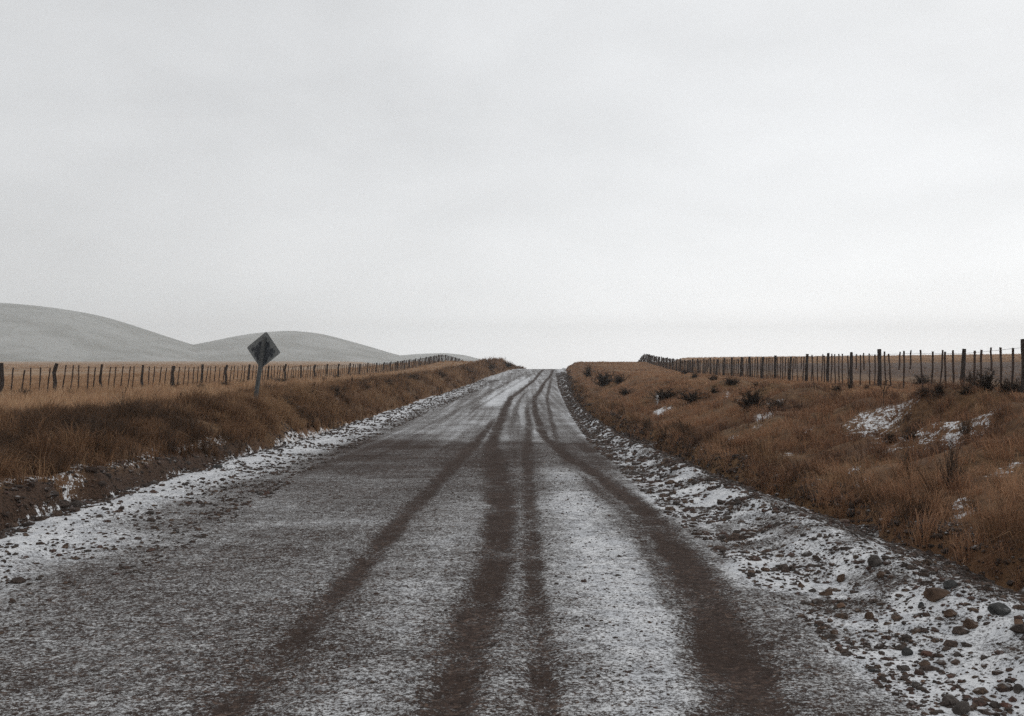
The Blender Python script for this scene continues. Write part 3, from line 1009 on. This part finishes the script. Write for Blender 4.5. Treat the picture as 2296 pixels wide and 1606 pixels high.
# ------------------------------------------------------------------ shrubs and weeds
def leafq(mb, p, s):
    a = Vector((random.gauss(0, 1), random.gauss(0, 1), random.gauss(0, 1))).normalized()
    b_ = a.orthogonal().normalized()
    mb.poly([p - a * s, p + b_ * s * 0.4, p + a * s, p - b_ * s * 0.4])


def shrub_meshes(stems, twigs, leaves, up, leafmat, seed, twigmat=None):
    """normalised to about 1 m across and 1 m tall"""
    random.seed(seed)
    br, fo = MB(), MB()
    for _ in range(stems):
        a = random.uniform(0, 6.283)
        el_ = random.uniform(0.15, 1.0) ** up
        d = Vector((math.cos(a) * (1 - el_), math.sin(a) * (1 - el_), 0.25 + el_)).normalized()
        ln = random.uniform(0.45, 0.95) * (0.6 + 0.4 * el_)
        p = Vector((random.uniform(-.12, .12), random.uniform(-.12, .12), -0.05))
        pts = [p]
        for k in range(5):
            d = (d + Vector((random.gauss(0, .16), random.gauss(0, .16), random.gauss(0.04, .1)))).normalized()
            pts.append(pts[-1] + d * ln / 5)
        br.tube(pts, [0.016, 0.014, 0.011, 0.009, 0.007, 0.004], 4, cap=False)
        for _t in range(twigs):
            i = random.randint(1, 5)
            q = pts[i]
            e = (d + Vector((random.gauss(0, .7), random.gauss(0, .7), random.gauss(0.2, .5)))).normalized()
            tl = random.uniform(.1, .28)
            mid = q + e * tl * .5
            e2 = (e + Vector((random.gauss(0, .4), random.gauss(0, .4), random.gauss(.1, .3)))).normalized()
            end = mid + e2 * tl * .5
            br.tube([q, mid, end], [0.007, 0.005, 0.003], 3, cap=False)
            for _l in range(leaves):
                f = random.random()
                pp = (q.lerp(mid, f * 2) if f < .5 else mid.lerp(end, f * 2 - 1)) + Vector((random.gauss(0, .025), random.gauss(0, .025), random.gauss(0, .025)))
                leafq(fo, pp, random.uniform(.010, .026))
    return br.mesh('branches', twigmat or M_TWIG), (fo.mesh('foliage', leafmat) if leaves else None)


PROTO = {'dense': shrub_meshes(46, 9, 7, 0.9, M_LEAF, 1), 'dense2': shrub_meshes(36, 11, 7, 1.2, M_LEAF, 2), 'brown': shrub_meshes(38, 9, 6, 0.8, M_LEAFB, 3), 'bare': shrub_meshes(26, 9, 2, 1.0, M_LEAFB, 4, M_TWIGB)}


def shrub(px, py, wpx, hpx, kind, label, group, i):
    x, y, z = at(px, py + hpx * 0.5)
    o = empty('shrub', (x, y, z), (i * 2.399) % 6.283)
    br, fo = PROTO[kind]
    link('branches', br, None, o)
    if fo:
        link('foliage', fo, None, o)
    wd_ = wpx * y / 2232 * (1.0 if kind == 'bare' else 1.25)
    o.scale = (wd_, wd_, (hpx * y / 2232 * (1.0 if kind == 'bare' else 0.8) + 0.06) / 0.75)
    tag(o, label, 'shrub', group)


GL, GR, GV, GB = 'shrubs along the left fence', 'shrubs along the right fence', 'shrubs on the left roadside bank', 'shrubs on the right bank'
SHR = [
    (51, 883, 34, 20, 'dense', 'dark shrub under the left fence between its first two thick posts', GL),
    (158, 881, 22, 14, 'brown', 'small reddish shrub under the left fence, right of the second thick post', GL),
    (396, 864, 24, 18, 'dense2', 'dark shrub around the foot of the fifth thick post of the left fence', GL),
    (451, 867, 22, 14, 'dense', 'low dark shrub at the foot of the sixth thick post of the left fence', GL),
    (505, 862, 40, 14, 'brown', 'wide brown shrub under the seventh thick post of the left fence', GL),
    (543, 857, 20, 10, 'dense2', 'small dark shrub under the left fence, just left of the road sign', GL),
    (608, 852, 22, 12, 'dense', 'dark shrub under the left fence, just right of the road sign pole', GL),
    (632, 853, 46, 17, 'dense2', 'widest dark shrub under the left fence, right of the road sign', GL),
    (657, 848, 16, 12, 'dense', 'small shrub touching the right end of the widest left fence shrub', GL),
    (755, 844, 18, 10, 'dense2', 'lone dark shrub under the left fence far right of the road sign', GL),
    (728, 850, 14, 8, 'brown', 'tiny brown shrub left of the lone dark shrub under the fence', GL),
    (641, 900, 26, 24, 'dense', 'dark leafy shrub on the verge to the right of the sign pole foot', GV),
    (700, 884, 34, 22, 'brown', 'brown bush on the left verge with a tall stalk beside it', GV),
    (750, 876, 34, 20, 'dense', 'dark bush on the left verge, third along from the sign', GV),
    (812, 864, 36, 20, 'brown', 'brown bush on the left verge below the middle of the fence', GV),
    (870, 856, 34, 18, 'dense2', 'dark bush on the left verge halfway from sign to road crest', GV),
    (925, 846, 34, 16, 'dense', 'dark bush on the left verge below the rising end of the fence', GV),
    (985, 838, 32, 15, 'brown', 'brown bush on the left verge below the fence hilltop', GV),
    (1045, 829, 30, 14, 'dense2', 'dark bush on the left verge near the road crest', GV),
    (1098, 821, 26, 14, 'dense', 'dark bush left of the knoll at the road crest', GV),
    (1138, 816, 28, 14, 'brown', 'brown bush crowning the knoll beside the road crest', GV),
    (214, 972, 56, 84, 'bare', 'large bare twiggy shrub in the tall grass above the left bank', GV),
    (372, 985, 60, 60, 'bare', 'bare twiggy shrub in the tall grass below the strip of snow', GV),
    (66, 960, 50, 56, 'bare', 'bare twiggy shrub at the left border in the tall grass', GV),
    (2069, 852, 44, 24, 'dense', 'dark shrub behind battens left of the last thick fence posts', GR),
    (2107, 872, 30, 26, 'dense2', 'dark round shrub in front of the right fence beside the low wide one', GR),
    (2072, 881, 42, 15, 'brown', 'low wide brown shrub in front of the right fence', GR),
    (2179, 850, 44, 36, 'brown', 'tall brown shrub growing just right of the thickest right fence post', GR),
    (2212, 853, 44, 44, 'dense', 'tallest dark shrub against the battens near the right border', GR),
    (2165, 874, 34, 22, 'dense2', 'dark shrub hiding the foot of the thickest right fence post', GR),
    (2261, 868, 50, 32, 'dense', 'dark shrub with a trace of snow close to the right border', GR),
    (2289, 868, 30, 36, 'dense2', 'dark shrub cut by the right border in front of the fence', GR),
    (1906, 867, 16, 20, 'dense', 'narrow dark shrub at the foot of a thick middle post of the right fence', GR),
    (1878, 871, 26, 13, 'dense2', 'low dark shrub left of the narrow dark shrub by the right fence', GR),
    (1943, 872, 22, 16, 'brown', 'brown shrub between two thick posts of the right fence', GR),
    (1640, 855, 36, 14, 'dense', 'dark mound of shrub in front of the closely packed right fence', GR),
    (1600, 848, 26, 12, 'brown', 'brown shrub left of the dark mound by the right fence', GR),
    (1557, 841, 18, 12, 'dense2', 'small dark shrub where the right fence starts to climb', GR),
    (1533, 835, 20, 11, 'dense', 'dark shrub farthest along the foot of the right fence', GR),
    (1601, 875, 20, 13, 'dense2', 'small dark tuft of shrub alone on the grass below the right fence', GB),
    (1700, 864, 34, 10, 'brown', 'low brown shrub lying before the middle of the right fence', GB),
    (1684, 893, 62, 48, 'dense', 'dark shrub standing left of the white snow hollow on the right bank', GB),
    (1738, 908, 62, 26, 'dense2', 'dark shrub overhanging the white snow hollow on the right bank', GB),
    (1492, 884, 66, 26, 'dense', 'added shrub filling the dark hollow in the left half of the overhanging scarp', GB),  # this shrub and the next are added to darken the hollow under the scarp
    (1552, 886, 66, 26, 'dense2', 'added shrub filling the dark hollow in the right half of the overhanging scarp', GB),
    (1356, 847, 52, 36, 'dense', 'dark bush on the slope right of the road near the crest', GB),
    (1390, 848, 38, 24, 'dense2', 'smaller dark bush right of the dark bush near the crest', GB),
    (1320, 830, 26, 30, 'brown', 'brown bush on the right road edge just below the crest', GB),
    (1404, 879, 36, 16, 'dense', 'dark bush at the left end of the overhanging scarp', GB),
    (2165, 958, 32, 34, 'bare', 'little bare tree-like shrub at the right end of the snow patches', GB),
    (2030, 1032, 30, 46, 'bare', 'forked bare shrub below the snow patches on the right bank', GB),
    (2133, 1045, 64, 100, 'bare', 'big bare twiggy shrub above the small snow pocket on the right bank', GB),
    (1703, 1010, 14, 34, 'dense', 'narrow dark shrub in the middle of the right bank', GB),
    (2040, 975, 34, 20, 'dense2', 'dark shrub set between two patches of snow on the right bank', GB),
    (1995, 985, 26, 16, 'dense', 'low dark shrub at the lower edge of the snow patches', GB),
]
for i, sdef in enumerate(SHR):
    shrub(*sdef, i)


def weed_mesh(seed, heads, lean, fork=False):
    random.seed(seed)
    st, hd = MB(), MB()

    def stalk(p, d, ln, r0):
        pts = [p]
        for k in range(6):
            d = (d + Vector((random.gauss(lean * .03, .05), random.gauss(0, .05), 0.02))).normalized()
            pts.append(pts[-1] + d * ln / 6)
        st.tube(pts, [r0 * (1 - .12 * k) for k in range(7)], 4, cap=False)
        return pts
    main = stalk(Vector((0, 0, -.05)), Vector((lean, 0, 1)).normalized(), 1.0, 0.014)
    tips, heads_ = [main], []
    for k in range(5 if fork else 3):
        b0 = main[random.randint(2, 5)]
        tips.append(stalk(b0, Vector((random.uniform(-.7, .7), random.uniform(-.7, .7), 1)).normalized(), random.uniform(.25, .5), 0.009))
    for pts in tips:
        hd = MB()
        a_, b_ = pts[-3], pts[-1]
        for k in range(heads * 2):
            leafq(hd, a_.lerp(b_, k / (heads * 2 - 1)) + Vector((random.gauss(0, .008), random.gauss(0, .008), 0)), random.uniform(.02, .04))
        heads_.append(hd.mesh('seed_head', M_LEAFB))
    return st.mesh('stalk', M_TWIG), heads_


WP = [weed_mesh(21, 16, .1), weed_mesh(22, 22, -.15, True), weed_mesh(23, 12, .35)]
for i, (px, py, h_, k, lb) in enumerate([
        (405, 900, 34, 1, 'bushy-topped dark weed stalk on the left plain between fence and snow strip'),
        (347, 900, 30, 0, 'thin upright weed stalk left of the bushy-topped weed'),
        (272, 880, 38, 2, 'long thin weed stem leaning right in front of the left fence'),
        (510, 885, 30, 0, 'fine weed stalk left of the road sign pole'),
        (704, 878, 36, 1, 'dark upright weed spike on the verge right of the road sign'),
        (785, 861, 40, 0, 'tall slender weed spike rising against the pale grass and fence'),
        (894, 852, 22, 1, 'short weed spike on the verge below the far fence'),
        (642, 888, 34, 2, 'leaning weed stem growing out of the dark shrub beside the sign'),
        (1132, 808, 14, 0, 'thin weed stem sticking up on the knoll at the road crest'),
        (1982, 884, 54, 1, 'tall seed stalk standing on the right bank above the largest snow patch'),
        (1849, 1015, 26, 0, 'small weed stalk on the middle of the right bank below the snow')]):
    x, y, z = at(px, py + h_ * .5)
    o = empty('weed', (x, y, z), 0.0)
    link('stalk', WP[k][0], None, o)
    for hm_ in WP[k][1]:
        link('seed_head', hm_, None, o)
    s = h_ * y / 2232
    o.scale = (s, s, s)
    tag(o, lb, 'weed', 'tall dry weed stalks')

# ------------------------------------------------------------------ fences
def post_mesh(seed, r0, bends, h=1.25):
    random.seed(seed)
    mb = MB()
    pts, rad = [], []
    for k in range(9):
        t = k / 8
        bx = np.interp(t, [b_[0] for b_ in bends], [b_[1] for b_ in bends])
        pts.append((bx, random.gauss(0, .008), -0.35 + (h + .35) * t))
        rad.append(r0 * random.uniform(.88, 1.12) * (1.1 - .2 * t))
    mb.tube(pts, rad, 8)
    return mb.mesh('post', M_POST, False)


POSTS = [post_mesh(1, .085, [(0, -.05), (.3, -.04), (.55, .07), (.75, .03), (1, -.02)]), post_mesh(2, .085, [(0, -.03), (.5, .02), (.75, -.05), (1, .05)]),
         post_mesh(3, .062, [(0, .04), (.3, .05), (.55, -.04), (1, .05)]), post_mesh(4, .075, [(0, 0), (.5, .02), (1, .01)]),
         post_mesh(5, .070, [(0, .02), (.4, -.03), (1, .03)]), post_mesh(6, .080, [(0, -.02), (.6, -.01), (1, .03)])]


def batten_mesh(seed, z0, z1, fat=1.0):
    random.seed(seed)
    mb = MB()
    pts = [(random.gauss(0, .007), random.gauss(0, .004), z0 + (z1 - z0) * k / 5) for k in range(6)]
    mb.tube(pts, [fat * random.uniform(.029, .038) for _ in range(6)], 4, 0.75, True, .78)
    return mb


BAT = [batten_mesh(i, 0.0, 1.18).mesh('batten', M_BATTEN) for i in range(5)]
BATH = [batten_mesh(9, 0.62, 1.22).mesh('batten', M_BATTEN), batten_mesh(10, -.05, 0.66).mesh('batten', M_BATTEN)]


def fence(label, line, S, Xdir, c0, n0, n1, lean, rightside):
    """line(Y) gives X; posts every S metres of depth, five battens in each near bay"""
    ys0 = (n0 + c0) * S
    root = empty('wire_fence', (float(line(ys0)), ys0, EYE - float(groundD(line(ys0), ys0))))
    ox, oy, oz = root.location
    rr = random.Random(77 + rightside)
    nb = 0
    tall = 1.14 if rightside else 1.0
    rest = MB()
    heads = []
    for n in range(n0, n1 + 1):
        y = (n + c0) * S + rr.uniform(-.15, .15)
        x = float(line(y)) + rr.uniform(-.04, .04)
        z = EYE - float(groundD(x, y))
        if rightside:
            me = POSTS[rr.choice((3, 4, 5, 5))]
        else:
            me = POSTS[{0: 0, 1: 1, 2: 2}.get(n, rr.choice((1, 2, 3, 4, 5, 5)))]
        if not (rightside and n == 2):
            p = link('post', me, None, root)
            p.location = (x - ox, y - oy, z - oz)
            p.rotation_euler = (rr.gauss(0, .02), lean * .3 + rr.gauss(0, .02), 0 if n in (0, 1, 2) else rr.uniform(-.5, .5))
            p.scale = (1, 1, tall * rr.uniform(.97, 1.05) * (1.06 if n == 0 else 1))
        heads.append(((x, y, z)))
        if n == n1:
            break
        nb_ = 5 if n < 14 else 7
        for k in range(1, nb_ + 1):
            yb = y + S * (k + rr.uniform(-.12, .12)) / (nb_ + 1)
            xb = float(line(yb)) + rr.uniform(-.03, .03)
            zb = EYE - float(groundD(xb, yb))
            broken = rightside and rr.random() < (0.16 if n < 8 else .08)
            if rightside and n in (16, 27) and k == 3:
                continue
            rot = (rr.gauss(0, .02), lean + rr.gauss(0, .035), rr.uniform(-.3, .3))
            sc = tall * rr.uniform(.96, 1.04)
            if n >= -1 and nb < 100:
                b_ = link('batten', BATH[0] if broken else rr.choice(BAT), None, root)
                b_.location = (xb - ox, yb - oy, zb - oz)
                b_.rotation_euler = rot
                b_.scale = (1, 1, sc)
                nb += 1
            elif n >= 0:
                m_ = Matrix.Translation((xb - ox, yb - oy, zb - oz)) @ Matrix.Rotation(rot[1], 4, 'Y') @ Matrix.Rotation(rot[0], 4, 'X')
                src = batten_mesh(rr.randint(0, 4), 0.62 if broken else 0.0, 1.18 * sc, 1.25)
                k0 = len(rest.v)
                rest.v += [m_ @ v for v in src.v]
                rest.f += [tuple(i + k0 for i in f) for f in src.f]
    b_ = link('batten', rest.mesh('batten', M_BATTEN), None, root)
    b_['kind'] = 'stuff'
    # strands of wire sagging a little between the posts
    for hgt, rad in ((1.13, .0045), (0.92, .003), (0.70, .003), (0.48, .003), (0.26, .003)):
        mb = MB()
        pts = []
        hgt *= tall
        for i, (x, y, z) in enumerate(heads):
            pts.append((x - ox, y - oy, z + hgt - oz))
            if i + 1 < len(heads):
                x2, y2, z2 = heads[i + 1]
                for f in (.33, .67):
                    pts.append((x + (x2 - x) * f - ox, y + (y2 - y) * f - oy, (EYE - float(groundD(x + (x2 - x) * f, y + (y2 - y) * f))) * .3 + .7 * (z + (z2 - z) * f) + hgt - .012 - oz))
        mb.tube(pts, [rad] * len(pts), 4)
        link('wire', mb.mesh('wire', M_WIRE), None, root)
    return tag(root, label, 'fence', 'wire fences along the road')


fence('wire fence on the left plain with crooked posts, running behind the road sign', fenceL, 4.1, .077, 9.62, -2, 40, 0.10, 0)
fence('wire fence on the right bank climbing over the dark ridge, with some broken battens', fenceR, 4.1, .0627, 6.46, -2, 42, 0.0, 1)

# ------------------------------------------------------------------ road sign seen from behind
def mat_plate():
    m, t, p = mat_new('worn_sign_back')
    co = objco(t)
    sp = N(t, 'ShaderNodeSeparateXYZ')
    L(t, co, sp.inputs[0])
    ax = mth(t, 'ABSOLUTE', sp.outputs[0])
    az_ = mth(t, 'ABSOLUTE', sp.outputs[2])
    edge = mth(t, 'ADD', mth(t, 'ADD', ax, az_), mth(t, 'MULTIPLY', sp.outputs[2], 0.18))
    mp_ = N(t, 'ShaderNodeMapping')
    mp_.inputs['Scale'].default_value = (1, 1, .45)
    L(t, co, mp_.inputs[0])
    n = noise(t, mp_.outputs[0], 9, 5, 0.65)
    k = mth(t, 'ADD', edge, mth(t, 'MULTIPLY', mth(t, 'SUBTRACT', n, 0.5), 0.75))
    f = rng(t, k, 0.36, 0.46)
    fl = rng(t, noise(t, mp_.outputs[0], 15, 5, .7), 0.60, 0.68)
    dark = mixc(t, rng(t, n, .35, .65), (0.026, 0.029, 0.034), (0.055, 0.058, 0.064))
    lite = mixc(t, rng(t, noise(t, co, 30, 4, .6), .35, .65), (0.11, 0.115, 0.115), (0.19, 0.195, 0.19))
    L(t, mixc(t, mth(t, 'MAXIMUM', f, mth(t, 'MULTIPLY', fl, .8)), dark, lite), p.inputs['Base Color'])
    p.inputs['Roughness'].default_value = 0.6
    return m


sx, sy = -7.58, 29.3
sz = EYE - float(groundD(sx, sy))

sign = empty('road_sign', (sx, sy, sz))
sign.rotation_euler = (0, math.radians(8.3), 0)
yaw = math.radians(-14.5)
mb = MB()
mb.tube([(0, 0, -.5), (0, 0, 1.0), (0, 0, 2.07)], [.066, .066, .064], 4, 1.0, True, .785)
pm = mb.mesh('post', mat_two('grey_sign_post', (0.060, 0.062, 0.062), (0.110, 0.112, 0.110), 12, .006, .8, (1, 1, .15)))
po = link('post', pm, None, sign)
po.rotation_euler = (0, 0, yaw)
# rounded diamond plate standing behind the post
c, rc = 0.56, 0.05
rim = []
for k in range(4):
    a0 = math.pi / 2 * k
    cx_, cz_ = math.cos(a0) * (c - rc * 1.414), math.sin(a0) * (c - rc * 1.414)
    for j in range(7):
        a = a0 - math.pi / 4 + math.pi / 2 * j / 6
        rim.append((cx_ + math.cos(a) * rc, cz_ + math.sin(a) * rc))
mb = MB()
n = len(rim)
mb.v = [Vector((x, 0, z)) for x, z in rim] + [Vector((x, .004, z)) for x, z in rim]
mb.f = [tuple(range(n)), tuple(range(2 * n - 1, n - 1, -1))] + [(i, i + n, (i + 1) % n + n, (i + 1) % n) for i in range(n)]
pl = link('plate', mb.mesh('plate', mat_plate()), None, sign)
pl.rotation_euler = (0, 0, yaw)
off = Vector((0, .052, 0))
off.rotate(Matrix.Rotation(yaw, 3, 'Z'))
pl.location = (off.x, off.y, 1.68)
for zb in (1.38, 1.95):
    mb = MB()
    mb.tube([(0, -.062, zb), (0, -.044, zb)], [.014, .014], 6)
    b_ = link('bolt', mb.mesh('bolt', M_WIRE), None, sign)
    b_.rotation_euler = (0, 0, yaw)
tag(sign, 'diamond road sign seen from its worn grey back on a leaning post', 'road sign')

# ------------------------------------------------------------------ cold snowy air
mb = MB()
x0, x1, y0, y1, z0, z1 = -3100, 3100, -140, 3750, -42, 135
mb.v = [Vector(v) for v in ((x0, y0, z0), (x1, y0, z0), (x1, y1, z0), (x0, y1, z0), (x0, y0, z1), (x1, y0, z1), (x1, y1, z1), (x0, y1, z1))]
mb.f = [(3, 2, 1, 0), (4, 5, 6, 7), (0, 1, 5, 4), (1, 2, 6, 5), (2, 3, 7, 6), (3, 0, 4, 7)]
hm = bpy.data.materials.new('snowy_air')
hm.use_nodes = True
t = hm.node_tree
t.nodes.clear()
pv = N(t, 'ShaderNodeVolumePrincipled')
pv.inputs['Color'].default_value = (0.94, 0.97, 0.99, 1)
pv.inputs['Density'].default_value = 0.00034
pv.inputs['Anisotropy'].default_value = 0.2
L(t, pv.outputs[0], N(t, 'ShaderNodeOutputMaterial').inputs['Volume'])
tag(link('haze', mb.mesh('haze', hm)), kind='stuff')
